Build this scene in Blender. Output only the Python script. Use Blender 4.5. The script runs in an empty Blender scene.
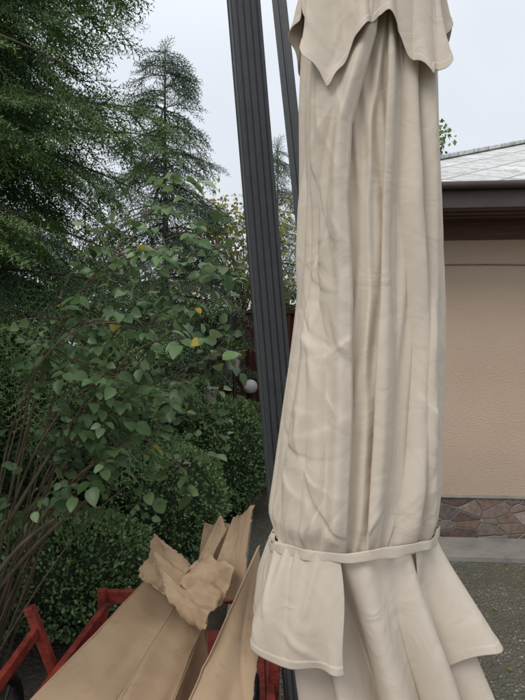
import bpy, math, random
import numpy as np
from mathutils import Vector
rng=np.random.default_rng(7); random.seed(7)
S=bpy.context.scene
S.view_settings.view_transform='Standard'
try: S.view_settings.look='None'
except: pass
COL=S.collection
# ---------------- helpers
def link(o,parent=None):
    COL.objects.link(o)
    if parent: o.parent=parent
    return o
def empty(name,loc=(0,0,0),rot=(0,0,0)):
    e=bpy.data.objects.new(name,None); e.location=loc; e.rotation_euler=rot; return link(e)
def mesh_np(name,V,F,mat,parent=None,var=None,smooth=False):
    V=np.asarray(V,dtype=np.float32); F=np.asarray(F,dtype=np.int32)
    me=bpy.data.meshes.new(name); k=F.shape[1]
    me.vertices.add(len(V)); me.vertices.foreach_set('co',V.ravel())
    me.loops.add(F.size); me.loops.foreach_set('vertex_index',F.ravel())
    me.polygons.add(len(F)); me.polygons.foreach_set('loop_start',np.arange(0,F.size,k,dtype=np.int32))
    try: me.polygons.foreach_set('loop_total',np.full(len(F),k,dtype=np.int32))
    except Exception: pass
    if smooth: me.polygons.foreach_set('use_smooth',np.ones(len(F),dtype=bool))
    me.update(calc_edges=True)
    if var is not None:
        a=me.attributes.new('var','FLOAT','POINT'); a.data.foreach_set('value',np.asarray(var,dtype=np.float32))
    me.materials.append(mat)
    return link(bpy.data.objects.new(name,me),parent)
def mesh_py(name,V,F,mat,parent=None,smooth=False):
    me=bpy.data.meshes.new(name); me.from_pydata([tuple(map(float,v)) for v in V],[],F); me.update()
    if smooth:
        for p in me.polygons: p.use_smooth=True
    me.materials.append(mat)
    return link(bpy.data.objects.new(name,me),parent)
def bevel(o,w=0.004,seg=2):
    m=o.modifiers.new('bev','BEVEL'); m.width=w; m.segments=seg; m.limit_method='ANGLE'; return o
def box(name,lo,hi,mat,parent=None,bv=0.0):
    return boxes(name,[(lo,hi)],mat,parent,bv)
def boxes(name,lst,mat,parent=None,bv=0.0):
    V=[];F=[]
    for lo,hi in lst:
        b=len(V);x0,y0,z0=lo;x1,y1,z1=hi
        V+=[(x0,y0,z0),(x1,y0,z0),(x1,y1,z0),(x0,y1,z0),(x0,y0,z1),(x1,y0,z1),(x1,y1,z1),(x0,y1,z1)]
        F+=[tuple(b+i for i in f) for f in [(0,3,2,1),(4,5,6,7),(0,1,5,4),(1,2,6,5),(2,3,7,6),(3,0,4,7)]]
    o=mesh_py(name,V,F,mat,parent)
    if bv: bevel(o,bv)
    return o
def beam(name,a,b,w,h,mat,parent=None,bv=0.004,up=(0,0,1)):
    a=Vector(a);b=Vector(b);d=(b-a).normalized();u=Vector(up)
    s=d.cross(u)
    if s.length<1e-3: s=d.cross(Vector((0,1,0)))
    s.normalize();u=s.cross(d).normalized()
    V=[]
    for p in (a,b):
        for i,j in ((-1,-1),(1,-1),(1,1),(-1,1)): V.append(p+s*(w/2*i)+u*(h/2*j))
    F=[(0,1,2,3),(7,6,5,4),(0,4,5,1),(1,5,6,2),(2,6,7,3),(3,7,4,0)]
    o=mesh_py(name,V,F,mat,parent)
    if bv: bevel(o,bv)
    return o
class Tubes:
    def __init__(s): s.V=[];s.F=[];s.n=0
    def add(s,pts,r0,r1,k=5):
        pts=np.asarray(pts,float);n=len(pts)
        if n<2:return
        d=np.gradient(pts,axis=0);d/=np.linalg.norm(d,axis=1)[:,None]+1e-9
        ref=np.where(np.abs(d[:,2:3])>0.9,np.array([[1.,0,0]]),np.array([[0,0,1.]]))
        a=np.cross(d,ref);a/=np.linalg.norm(a,axis=1)[:,None]+1e-9;b=np.cross(d,a)
        r=np.linspace(r0,r1,n)[:,None,None]
        an=np.arange(k)*2*np.pi/k
        ring=pts[:,None,:]+r*(a[:,None,:]*np.cos(an)[None,:,None]+b[:,None,:]*np.sin(an)[None,:,None])
        s.V.append(ring.reshape(-1,3))
        i=np.arange(n-1)[:,None]*k;j=np.arange(k)[None,:];j2=(j+1)%k
        f=np.stack([i+j,i+j2,i+k+j2,i+k+j],-1).reshape(-1,4)+s.n
        s.F.append(f);s.n+=n*k
    def make(s,name,mat,parent=None):
        return mesh_np(name,np.concatenate(s.V),np.concatenate(s.F),mat,parent,smooth=True)
def scatter(name,tv,tf,M,T,mat,parent=None,var=None,tvar=None):
    tv=np.asarray(tv,float);tf=np.asarray(tf);m=len(T);n=len(tv)
    V=np.einsum('mij,nj->mni',M,tv)+np.asarray(T)[:,None,:]
    F=(tf[None]+(np.arange(m)*n)[:,None,None]).reshape(-1,tf.shape[1])
    if var is None: var=rng.random(m)
    vv=np.repeat(var,n)
    if tvar is not None: vv=vv+np.tile(tvar,m)
    return mesh_np(name,V.reshape(-1,3),F,mat,parent,var=vv)
def basis(d,up,scale):
    d=np.asarray(d,float);d/=np.linalg.norm(d,axis=1)[:,None]+1e-9
    s=np.cross(up,d);s/=np.linalg.norm(s,axis=1)[:,None]+1e-9
    u=np.cross(d,s)
    return np.stack([d,s,u],-1)*np.asarray(scale)[:,None,None]
# ---------------- materials
def newmat(name):
    m=bpy.data.materials.new(name);m.use_nodes=True;nt=m.node_tree
    return m,nt,nt.nodes,nt.links,nt.nodes['Principled BSDF']
def ramp(N,stops,interp='LINEAR'):
    r=N.new('ShaderNodeValToRGB');e=r.color_ramp.elements;r.color_ramp.interpolation=interp
    while len(e)<len(stops): e.new(0.5)
    for i,(p,c) in enumerate(stops): e[i].position=p;e[i].color=(*c,1)
    return r
def noisemat(name,c1,c2,scale=5,rough=0.8,bump=0.2,bscale=60,c3=None,metal=0,detail=4,dist=0.01,stretch=None,lo=0.3,hi=0.7):
    m,nt,N,L,P=newmat(name)
    tc=N.new('ShaderNodeTexCoord');mp=N.new('ShaderNodeMapping');L.new(tc.outputs['Object'],mp.inputs[0])
    if stretch: mp.inputs['Scale'].default_value=stretch
    n=N.new('ShaderNodeTexNoise');n.inputs['Scale'].default_value=scale;n.inputs['Detail'].default_value=detail;n.inputs['Roughness'].default_value=0.65
    L.new(mp.outputs[0],n.inputs['Vector'])
    st=[(lo,c1),(hi,c2)] if c3 is None else [(lo,c1),((lo+hi)/2,c3),(hi,c2)]
    r=ramp(N,st);L.new(n.outputs['Fac'],r.inputs[0]);L.new(r.outputs[0],P.inputs['Base Color'])
    P.inputs['Roughness'].default_value=rough;P.inputs['Metallic'].default_value=metal
    if bump:
        n2=N.new('ShaderNodeTexNoise');n2.inputs['Scale'].default_value=bscale;n2.inputs['Detail'].default_value=2
        L.new(mp.outputs[0],n2.inputs['Vector'])
        b=N.new('ShaderNodeBump');b.inputs['Strength'].default_value=bump;b.inputs['Distance'].default_value=dist
        L.new(n2.outputs['Fac'],b.inputs['Height']);L.new(b.outputs[0],P.inputs['Normal'])
    return m
def leafmat(name,stops,rough=0.5,trans=0.25,spec=0.35):
    m,nt,N,L,P=newmat(name)
    a=N.new('ShaderNodeAttribute');a.attribute_name='var'
    r=ramp(N,stops);L.new(a.outputs['Fac'],r.inputs[0])
    L.new(r.outputs[0],P.inputs['Base Color']);P.inputs['Roughness'].default_value=rough
    P.inputs['Specular IOR Level'].default_value=spec
    if trans>0:
        t=N.new('ShaderNodeBsdfTranslucent');mx=N.new('ShaderNodeMixShader');mx.inputs[0].default_value=trans
        g=N.new('ShaderNodeHueSaturation');g.inputs['Value'].default_value=1.5;g.inputs['Hue'].default_value=0.48;L.new(r.outputs[0],g.inputs['Color']);L.new(g.outputs[0],t.inputs[0])
        L.new(P.outputs[0],mx.inputs[1]);L.new(t.outputs[0],mx.inputs[2])
        L.new(mx.outputs[0],N['Material Output'].inputs[0])
    return m
def cardmat(name,c1,c2,dark):
    m,nt,N,L,P=newmat(name)
    tc=N.new('ShaderNodeTexCoord')
    n=N.new('ShaderNodeTexNoise');n.inputs['Scale'].default_value=5;n.inputs['Detail'].default_value=5;L.new(tc.outputs['Object'],n.inputs[0])
    r=ramp(N,[(.3,c1),(.7,c2)]);L.new(n.outputs['Fac'],r.inputs[0])
    n3=N.new('ShaderNodeTexNoise');n3.inputs['Scale'].default_value=9;n3.inputs['Detail'].default_value=6;n3.inputs['Roughness'].default_value=.7;L.new(tc.outputs['Object'],n3.inputs[0])
    r3=ramp(N,[(.56,(0,0,0)),(.72,(.7,.7,.7))]);L.new(n3.outputs['Fac'],r3.inputs[0])
    mx=N.new('ShaderNodeMixRGB');L.new(r3.outputs[0],mx.inputs[0]);L.new(r.outputs[0],mx.inputs[1]);mx.inputs[2].default_value=(*dark,1);L.new(mx.outputs[0],P.inputs['Base Color'])
    wv=N.new('ShaderNodeTexWave');wv.bands_direction='X';wv.inputs['Scale'].default_value=45;wv.inputs['Distortion'].default_value=.6;L.new(tc.outputs['Object'],wv.inputs[0])
    b=N.new('ShaderNodeBump');b.inputs['Strength'].default_value=.15;b.inputs['Distance'].default_value=.001;L.new(wv.outputs['Fac'],b.inputs['Height'])
    n2=N.new('ShaderNodeTexNoise');n2.inputs['Scale'].default_value=14;n2.inputs['Detail'].default_value=3;L.new(tc.outputs['Object'],n2.inputs[0])
    b2=N.new('ShaderNodeBump');b2.inputs['Strength'].default_value=.4;b2.inputs['Distance'].default_value=.008;L.new(n2.outputs['Fac'],b2.inputs['Height']);L.new(b.outputs[0],b2.inputs['Normal']);L.new(b2.outputs[0],P.inputs['Normal'])
    P.inputs['Roughness'].default_value=.9;P.inputs['Specular IOR Level'].default_value=.15
    return m
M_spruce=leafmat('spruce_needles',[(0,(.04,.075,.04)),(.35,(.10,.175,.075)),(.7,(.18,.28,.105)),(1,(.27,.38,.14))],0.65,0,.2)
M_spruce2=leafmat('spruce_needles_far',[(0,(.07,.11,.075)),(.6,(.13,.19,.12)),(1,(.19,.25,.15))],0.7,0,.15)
M_rose=leafmat('rose_leaves',[(0,(.04,.085,.03)),(.35,(.095,.175,.065)),(.75,(.17,.28,.115)),(.95,(.27,.38,.19)),(1,(.5,.38,.05))],0.36,0.25,.55)
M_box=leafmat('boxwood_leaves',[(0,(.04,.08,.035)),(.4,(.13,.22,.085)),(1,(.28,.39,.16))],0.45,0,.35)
M_aut=leafmat('autumn_leaves',[(0,(.09,.13,.04)),(.5,(.20,.23,.07)),(.85,(.36,.31,.07)),(1,(.5,.29,.05))],0.6,0.3,.3)
M_dec=leafmat('broad_leaves',[(0,(.05,.09,.035)),(.6,(.12,.19,.06)),(1,(.20,.27,.09))],0.6,0.2,.3)
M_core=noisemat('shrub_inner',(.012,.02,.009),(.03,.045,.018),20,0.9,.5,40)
M_bark=noisemat('bark',(.07,.055,.042),(.15,.12,.095),12,.9,.8,40)
M_cane=noisemat('rose_cane',(.08,.075,.04),(.19,.135,.09),9,.7,.3,60)
M_soil=noisemat('soil',(.035,.028,.021),(.10,.08,.06),6,.95,1.0,35,dist=.03)
M_ground=noisemat('ground_mat',(.035,.05,.022),(.09,.085,.05),1.5,.95,1.0,30,dist=.03)
M_red=noisemat('red_paint',(.16,.022,.016),(.36,.055,.035),14,.6,.45,50,lo=.35,hi=.6)
M_card=cardmat('cardboard',(.39,.27,.17),(.49,.35,.23),(.29,.195,.12))
M_cardD=cardmat('cardboard_darker',(.32,.22,.135),(.42,.295,.19),(.23,.15,.095))  # darker tone of the same cardboard, for the right side and back pieces
M_kraft=noisemat('kraft',(.40,.275,.17),(.54,.39,.25),7,.85,.5,30,dist=.006)
M_fwood=noisemat('fence_wood',(.04,.03,.022),(.11,.078,.056),5,.85,.6,30,stretch=(6,6,.6))
M_fred=noisemat('fence_metal_red',(.075,.026,.022),(.13,.042,.034),3,.5,.15,40)
M_dark=noisemat('powder_coat',(.054,.057,.063),(.070,.074,.082),30,.42,.08,400,dist=.001)
M_blk=noisemat('black_plastic',(.02,.02,.022),(.03,.03,.033),30,.5,.1,200,dist=.001)
M_soffit=noisemat('soffit_wood',(.11,.055,.04),(.17,.095,.07),4,.7,.3,30,stretch=(1,8,8))
M_fascia=noisemat('fascia_paint',(.05,.034,.03),(.075,.053,.046),4,.6,.2,60)
M_white=noisemat('white_ceramic',(.62,.60,.55),(.75,.73,.68),5,.35,.05,50)
M_globe=noisemat('opal_glass',(.8,.8,.78),(.86,.86,.84),5,.2,0)
M_conc=noisemat('concrete_apron',(.20,.185,.165),(.33,.31,.275),5,.85,.5,80,dist=.006)
M_win=noisemat('window_glass',(.03,.035,.04),(.05,.055,.06),2,.1,0)

def mat_fabric():
    m,nt,N,L,P=newmat('canopy_fabric')
    tc=N.new('ShaderNodeTexCoord')
    n=N.new('ShaderNodeTexNoise');n.inputs['Scale'].default_value=3.5;n.inputs['Detail'].default_value=4;L.new(tc.outputs['Object'],n.inputs[0])
    r=ramp(N,[(.3,(.66,.57,.465)),(.7,(.72,.63,.525))]);L.new(n.outputs['Fac'],r.inputs[0]);L.new(r.outputs[0],P.inputs['Base Color'])
    P.inputs['Roughness'].default_value=.7;P.inputs['Specular IOR Level'].default_value=.25
    w2=N.new('ShaderNodeTexNoise');w2.inputs['Scale'].default_value=9;w2.inputs['Detail'].default_value=2.5;w2.inputs['Distortion'].default_value=1.8;L.new(tc.outputs['Object'],w2.inputs[0])
    b2=N.new('ShaderNodeBump');b2.inputs['Strength'].default_value=.34;b2.inputs['Distance'].default_value=.012;L.new(w2.outputs['Fac'],b2.inputs['Height']);L.new(b2.outputs[0],P.inputs['Normal'])
    t=N.new('ShaderNodeBsdfTranslucent');t.inputs[0].default_value=(.62,.49,.36,1);mx=N.new('ShaderNodeMixShader');mx.inputs[0].default_value=.10
    L.new(P.outputs[0],mx.inputs[1]);L.new(t.outputs[0],mx.inputs[2]);L.new(mx.outputs[0],N['Material Output'].inputs[0])
    return m
M_fab=mat_fabric()
def mat_wall():
    m,nt,N,L,P=newmat('peach_plaster')
    tc=N.new('ShaderNodeTexCoord')
    n=N.new('ShaderNodeTexNoise');n.inputs['Scale'].default_value=1.2;n.inputs['Detail'].default_value=6;L.new(tc.outputs['Object'],n.inputs[0])
    r=ramp(N,[(.3,(.53,.39,.29)),(.7,(.61,.455,.345))]);L.new(n.outputs['Fac'],r.inputs[0])
    sp=N.new('ShaderNodeSeparateXYZ');L.new(tc.outputs['Object'],sp.inputs[0])
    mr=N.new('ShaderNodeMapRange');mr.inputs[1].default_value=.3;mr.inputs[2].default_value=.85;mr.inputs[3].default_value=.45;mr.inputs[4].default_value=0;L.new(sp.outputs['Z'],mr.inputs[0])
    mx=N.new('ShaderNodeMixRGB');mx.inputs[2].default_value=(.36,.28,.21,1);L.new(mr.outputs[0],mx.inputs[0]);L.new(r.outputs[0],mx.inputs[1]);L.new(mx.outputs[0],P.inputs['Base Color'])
    P.inputs['Roughness'].default_value=.92
    n2=N.new('ShaderNodeTexNoise');n2.inputs['Scale'].default_value=90;n2.inputs['Detail'].default_value=2;L.new(tc.outputs['Object'],n2.inputs[0])
    b=N.new('ShaderNodeBump');b.inputs['Strength'].default_value=.8;b.inputs['Distance'].default_value=.008;L.new(n2.outputs['Fac'],b.inputs['Height']);L.new(b.outputs[0],P.inputs['Normal'])
    return m
M_wall=mat_wall()
def mat_stone():
    m,nt,N,L,P=newmat('stone_cladding')
    tc=N.new('ShaderNodeTexCoord');mp=N.new('ShaderNodeMapping');mp.inputs['Scale'].default_value=(5.8,0.01,10.5);L.new(tc.outputs['Object'],mp.inputs[0])
    nn=N.new('ShaderNodeTexNoise');nn.inputs['Scale'].default_value=6;L.new(tc.outputs['Object'],nn.inputs[0])
    ad=N.new('ShaderNodeMixRGB');ad.blend_type='LINEAR_LIGHT';ad.inputs[0].default_value=.12;L.new(mp.outputs[0],ad.inputs[1]);L.new(nn.outputs['Color'],ad.inputs[2])
    v=N.new('ShaderNodeTexVoronoi');v.feature='F1';v.inputs['Scale'].default_value=1;L.new(ad.outputs[0],v.inputs['Vector'])
    e=N.new('ShaderNodeTexVoronoi');e.feature='DISTANCE_TO_EDGE';e.inputs['Scale'].default_value=1;L.new(ad.outputs[0],e.inputs['Vector'])
    sx=N.new('ShaderNodeSeparateColor');L.new(v.outputs['Color'],sx.inputs[0])
    r=ramp(N,[(0,(.10,.062,.05)),(.25,(.22,.14,.10)),(.45,(.12,.10,.095)),(.65,(.26,.18,.135)),(.85,(.17,.135,.12)),(1,(.31,.245,.20))]);L.new(sx.outputs[0],r.inputs[0])
    n=N.new('ShaderNodeTexNoise');n.inputs['Scale'].default_value=25;n.inputs['Detail'].default_value=6;L.new(tc.outputs['Object'],n.inputs[0])
    mm=N.new('ShaderNodeMixRGB');mm.blend_type='OVERLAY';mm.inputs[0].default_value=.7;L.new(r.outputs[0],mm.inputs[1]);L.new(n.outputs['Fac'],mm.inputs[2])
    er=ramp(N,[(.01,(0,0,0)),(.05,(1,1,1))]);L.new(e.outputs['Distance'],er.inputs[0])
    mx=N.new('ShaderNodeMixRGB');L.new(er.outputs[0],mx.inputs[0]);mx.inputs[1].default_value=(.24,.22,.19,1);L.new(mm.outputs[0],mx.inputs[2]);L.new(mx.outputs[0],P.inputs['Base Color'])
    P.inputs['Roughness'].default_value=.7
    b=N.new('ShaderNodeBump');b.inputs['Strength'].default_value=.8;b.inputs['Distance'].default_value=.02;L.new(er.outputs[0],b.inputs['Height'])
    b2=N.new('ShaderNodeBump');b2.inputs['Strength'].default_value=.5;b2.inputs['Distance'].default_value=.01;L.new(n.outputs['Fac'],b2.inputs['Height']);L.new(b.outputs[0],b2.inputs['Normal']);L.new(b2.outputs[0],P.inputs['Normal'])
    return m
M_stone=mat_stone()
def mat_roof():
    m,nt,N,L,P=newmat('pale_roof_sheets')
    tc=N.new('ShaderNodeTexCoord');mp=N.new('ShaderNodeMapping');mp.inputs['Rotation'].default_value=(0,0,math.radians(45));L.new(tc.outputs['Object'],mp.inputs[0])
    b=N.new('ShaderNodeTexBrick');b.offset=0;b.inputs['Scale'].default_value=1;b.inputs['Brick Width'].default_value=.32;b.inputs['Row Height'].default_value=.32;b.inputs['Mortar Size'].default_value=.011;b.inputs['Mortar Smooth'].default_value=.3
    b.inputs['Color1'].default_value=(.58,.59,.59,1);b.inputs['Color2'].default_value=(.70,.71,.71,1);b.inputs['Mortar'].default_value=(.28,.28,.27,1);L.new(mp.outputs[0],b.inputs[0])
    n=N.new('ShaderNodeTexNoise');n.inputs['Scale'].default_value=9;n.inputs['Detail'].default_value=8;n.inputs['Roughness'].default_value=.85;L.new(tc.outputs['Object'],n.inputs[0])
    r=ramp(N,[(.48,(0,0,0)),(.58,(.9,.9,.9))]);L.new(n.outputs['Fac'],r.inputs[0])
    mx=N.new('ShaderNodeMixRGB');L.new(r.outputs[0],mx.inputs[0]);L.new(b.outputs[0],mx.inputs[1]);mx.inputs[2].default_value=(.38,.38,.34,1);L.new(mx.outputs[0],P.inputs['Base Color'])
    P.inputs['Roughness'].default_value=.7
    bp=N.new('ShaderNodeBump');bp.inputs['Strength'].default_value=.8;bp.inputs['Distance'].default_value=.015;bp.invert=True;L.new(b.outputs['Fac'],bp.inputs['Height']);L.new(bp.outputs[0],P.inputs['Normal'])
    return m
M_roof=mat_roof()
def mat_patio():
    m,nt,N,L,P=newmat('pebble_concrete')
    tc=N.new('ShaderNodeTexCoord')
    v=N.new('ShaderNodeTexVoronoi');v.inputs['Scale'].default_value=46;L.new(tc.outputs['Object'],v.inputs['Vector'])
    sx=N.new('ShaderNodeSeparateColor');L.new(v.outputs['Color'],sx.inputs[0])
    r=ramp(N,[(0,(.12,.11,.09)),(.5,(.21,.19,.16)),(.85,(.30,.28,.24)),(1,(.48,.46,.40))]);L.new(sx.outputs[0],r.inputs[0])
    d=ramp(N,[(.25,(1,1,1)),(.55,(.0,.0,.0))]);L.new(v.outputs['Distance'],d.inputs[0])
    mx=N.new('ShaderNodeMixRGB');L.new(d.outputs[0],mx.inputs[0]);mx.inputs[1].default_value=(.13,.12,.095,1);L.new(r.outputs[0],mx.inputs[2])
    n=N.new('ShaderNodeTexNoise');n.inputs['Scale'].default_value=2.2;n.inputs['Detail'].default_value=7;n.inputs['Roughness'].default_value=.75;L.new(tc.outputs['Object'],n.inputs[0])
    g=ramp(N,[(.43,(0,0,0)),(.60,(.75,.75,.75))]);L.new(n.outputs['Fac'],g.inputs[0])
    m2=N.new('ShaderNodeMixRGB');L.new(g.outputs[0],m2.inputs[0]);L.new(mx.outputs[0],m2.inputs[1]);m2.inputs[2].default_value=(.10,.10,.06,1);L.new(m2.outputs[0],P.inputs['Base Color'])
    rr=ramp(N,[(.4,(.35,.35,.35)),(.6,(.85,.85,.85))]);L.new(n.outputs['Fac'],rr.inputs[0]);L.new(rr.outputs[0],P.inputs['Roughness'])
    b=N.new('ShaderNodeBump');b.inputs['Strength'].default_value=.8;b.inputs['Distance'].default_value=.012;L.new(d.outputs[0],b.inputs['Height']);L.new(b.outputs[0],P.inputs['Normal'])
    return m
M_patio=mat_patio()

# ---------------- world / sun / camera
w=bpy.data.worlds.new('World');S.world=w;w.use_nodes=True;N=w.node_tree.nodes;L=w.node_tree.links
bg=N['Background'];bg.inputs[1].default_value=.118
sky=N.new('ShaderNodeTexSky');sky.sky_type='NISHITA';sky.sun_disc=False
EL,AZ=math.radians(48),math.radians(222)   # azimuth clockwise from +Y: behind and left of the viewer
sky.sun_elevation=EL;sky.sun_rotation=AZ
tc=N.new('ShaderNodeTexCoord');sp=N.new('ShaderNodeSeparateXYZ');L.new(tc.outputs['Generated'],sp.inputs[0])
rp=ramp(N,[(0,(.63,.66,.71)),(.5,(.71,.75,.81)),(1,(1.05,1.05,1.05))]);L.new(sp.outputs['Z'],rp.inputs[0])
cl=N.new('ShaderNodeTexNoise');cl.inputs['Scale'].default_value=2.5;cl.inputs['Detail'].default_value=3;L.new(tc.outputs['Generated'],cl.inputs[0])
cm=N.new('ShaderNodeMapRange');cm.inputs[1].default_value=.3;cm.inputs[2].default_value=.7;cm.inputs[3].default_value=9.6;cm.inputs[4].default_value=10.8;L.new(cl.outputs['Fac'],cm.inputs[0])
vm=N.new('ShaderNodeVectorMath');vm.operation='SCALE';L.new(rp.outputs[0],vm.inputs[0]);L.new(cm.outputs[0],vm.inputs['Scale'])
mx=N.new('ShaderNodeMixRGB');mx.inputs[0].default_value=.93;L.new(sky.outputs[0],mx.inputs[1]);L.new(vm.outputs[0],mx.inputs[2]);L.new(mx.outputs[0],bg.inputs[0])
sl=bpy.data.lights.new('sun','SUN');sl.energy=1.4;sl.angle=math.radians(26);sl.color=(1,.97,.92)
so=link(bpy.data.objects.new('sun',sl))
sd=Vector((math.sin(AZ)*math.cos(EL),math.cos(AZ)*math.cos(EL),math.sin(EL)))
so.rotation_euler=sd.to_track_quat('Z','Y').to_euler()
cam=bpy.data.cameras.new('camera');cam.lens=26;cam.sensor_width=36;cam.clip_end=2000;cam.clip_start=.05
co=link(bpy.data.objects.new('camera',cam));co.location=(0,0,1.55);co.rotation_euler=(math.radians(90),0,0);S.camera=co

# ---------------- ground
def sheet(name,pts,z,mat):
    return mesh_py(name,[(x,y,z) for x,y in pts],[tuple(range(len(pts)))],mat)
sheet('ground',[(-400,-400),(400,-400),(400,400),(-400,400)],0,M_ground)
sheet('garden_soil',[(-6,-1),(-.2,-1),(-.1,5.2),(-.1,7.5),(-6,7.5)],.004,M_soil)
sheet('patio_pavement',[(-.2,-4),(9,-4),(9,4.4),(.95,4.4),(.95,7.6),(-.1,7.6),(-.1,5.2)],.008,M_patio)
beam('garden_kerb',(-.22,-1,.04),(-.12,5.2,.04),.08,.12,M_conc)

# ---------------- patio umbrella
OFF=np.array([.28,1.5,0])
U=empty('patio_umbrella',tuple(OFF))
CY=1.30
zt=[.60,1.061,1.12,1.215,1.473,1.679,1.782,1.936,2.194,2.451,2.8]
cxt=[.30,.232,.236,.250,.268,.281,.283,.283,.277,.277,.277]
rxt=[.20,.212,.214,.214,.198,.183,.177,.175,.172,.162,.12]
ZL=[1.098,1.248,1.434,1.666,1.898,2.084,2.292,2.45]; XL=[.187,.191,.203,.208,.196,.208,.262,.275]
ZR=[1.098,1.27,1.434,1.666,1.898,2.18,2.45];XR=[.243,.250,.263,.281,.284,.300,.305]
creL=[([.135,.150,.140,.120,.129,.17],[1.098,1.25,1.5,1.67,1.9,2.15],.020,.10,.22),
      ([.085,.100,.115,.13],[1.1,1.4,1.7,2.1],.010,.20,.10),
      ([.03,.05,.10,.115],[1.1,1.4,1.7,2.1],.012,.16,.08)]
creR=[([.319,.354,.361,.338,.347],[1.098,1.32,1.55,1.898,2.22],.042,.24,.07),
      ([.29,.31,.325,.31,.32],[1.098,1.3,1.5,1.8,2.18],.012,.08,.16),
      ([.385,.40,.40],[1.1,1.7,2.1],.024,.12,.05)]
r2=np.random.default_rng(33)
def mkwr(n,t,z,an,Ln,Wd,am,sg=(1,)):
    return [(r2.uniform(*t),r2.uniform(*z),r2.uniform(*an)*r2.choice([1,1,1,-1] if an[0]<1 else [1]),r2.uniform(*Ln),r2.uniform(*Wd),r2.uniform(*am)*r2.choice(sg)) for i in range(n)]
wrL=mkwr(16,(-1.2,-.35),(1.12,1.75),(.3,1.1),(.05,.13),(.005,.013),(.002,.0052),(1,1,-1))+mkwr(7,(-1.1,-.4),(1.7,2.2),(.8,1.4),(.05,.14),(.007,.015),(.002,.0045))+mkwr(8,(-1.4,-.3),(1.2,2.2),(1.35,1.7),(.15,.3),(.008,.016),(.002,.005),(1,-1))+mkwr(12,(-1.5,-.3),(1.08,1.13),(1.3,1.85),(.03,.09),(.004,.008),(.003,.006),(1,-1))
wrR=mkwr(12,(-.1,1.4),(1.2,2.2),(1.42,1.7),(.15,.35),(.008,.018),(.002,.005),(1,-1))+mkwr(5,(.1,1.2),(1.2,1.6),(.6,1.0),(.04,.08),(.007,.012),(.0015,.003))+mkwr(14,(-.1,1.5),(1.08,1.14),(1.3,1.85),(.03,.09),(.004,.008),(.003,.006),(1,-1))
wrF=mkwr(30,(-1.4,1.4),(2.15,2.55),(.4,1.6),(.04,.12),(.005,.012),(.002,.005),(1,-1))
def basef(z): return np.interp(z,zt,cxt),np.interp(z,zt,rxt)
def folds(T,z,cre,wr,seed):
    cx,rx=basef(z);d=np.zeros_like(T)
    for k,(xs,zs,dep,wl,wrr) in enumerate(cre):
        u=np.clip((np.interp(z,zs,xs)+.004*np.sin(9*z+k*2)-cx)/rx,-.97,.97);s=T-np.arcsin(u)
        g=np.where(s<0,np.exp(-(-s/wl)**1.3),np.exp(-(s/wrr)**1.2))
        dm=dep*(.8+.3*np.sin(5*z+k*1.7));d-=dm*g
        c_,w_=(-wl*2.8,wl*2.2) if wl<=wrr else (wrr*2.8,wrr*2.2)
        d+=dm*.45*np.exp(-((s-c_)/w_)**2)
    d+=.004*np.sin(5*T+2.2*z+seed)+.0025*np.sin(8*z+3*T+seed)
    for t0,z0,an,Ln,Wd,am in wr:
        a=(T-t0)*.2;b=-(z-z0)
        al=a*math.cos(an)+b*math.sin(an);ac=-a*math.sin(an)+b*math.cos(an)+.2*al*al/Ln
        d+=am*np.exp(-(al/Ln)**2)*np.where(ac<0,np.exp(-(ac/Wd)**2),np.exp(-(ac/(2.4*Wd))**2))
    return d
def gathf(T,z,d):
    gath=np.exp(-((z-1.072)/.038)**2)
    return d*(1-.55*gath)+gath*(-.014+.003*np.sin(31*T+3*np.sin(5*T)))
def edgeT(z,Zs,Xs):
    cx,rx=basef(z);return np.arcsin(np.clip((np.interp(z,Zs,Xs)+.003*np.sin(11*z)-cx)/rx,-.97,.97))
def surf_mesh(name,tt,vv,fn,solid=.0015):
    T,Vv=np.meshgrid(tt,vv)
    X,Y,Z=fn(T,Vv)
    n,m=T.shape
    V=np.stack([X,Y,Z],-1).reshape(-1,3)-OFF
    i=np.arange(n-1)[:,None]*m;j=np.arange(m-1)[None,:]
    F=np.stack([i+j,i+j+1,i+m+j+1,i+m+j],-1).reshape(-1,4)
    o=mesh_np(name,V,F,M_fab,U,smooth=True)
    if solid:
        md=o.modifiers.new('s','SOLIDIFY');md.thickness=solid;md.offset=-1
    return o
def place(T,d,z,extra=0):
    cx,rx=basef(z);return cx+(rx+d)*np.sin(T),CY-(rx*.70+d)*np.cos(T),z
def main(T,Vv):
    z=1.07+(2.75-1.07)*Vv
    tl=edgeT(z,ZL,XL);tr=edgeT(z,ZR,XR);mid=(tl+tr)/2
    front=np.clip(np.cos(T)*3+.6,0,1);back=1-front
    d=-.030*front+back*(.018*np.cos(8*T+1.5*z)+.006*np.cos(19*T))
    d+=.014*np.exp(-((T-mid-.03)/.07)**2)+.003*np.sin(26*T+3*np.sin(6*z))*front
    d+=.03*np.exp(-((T+1.62)/.2)**2)*np.exp(-((z-1.86)/.16)**4)
    return place(T,gathf(T,z,d),z)
surf_mesh('canopy',np.linspace(-np.pi,np.pi,700),np.linspace(0,1,400),main,0)
def lobeL(Up,Vv):
    z=1.07+(2.55-1.07)*Vv;te=edgeT(z,ZL,XL)
    w_=np.clip((Up-.94)/.06,0,1);T=-2.0+(te+2.0)*np.clip(Up/.94,0,1)
    d=folds(T,z,creL,wrL,1.)
    roll=np.exp(-((T-te+.10)/.11)**2)
    d=d-.024*np.clip(1-Up*4,0,1)+(.018+.006*np.sin(6*z+1))*roll
    d=gathf(T,z,d)
    T2=T+.045*np.sin(w_*np.pi)-.10*w_**2; d=d-.012*np.sin(w_*np.pi/2)-.042*w_**2
    return place(T2,d,z)
surf_mesh('canopy_lobe_left',np.concatenate([np.linspace(0,.94,420),np.linspace(.942,1,40)]),np.linspace(0,1,600),lobeL,0)
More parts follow.
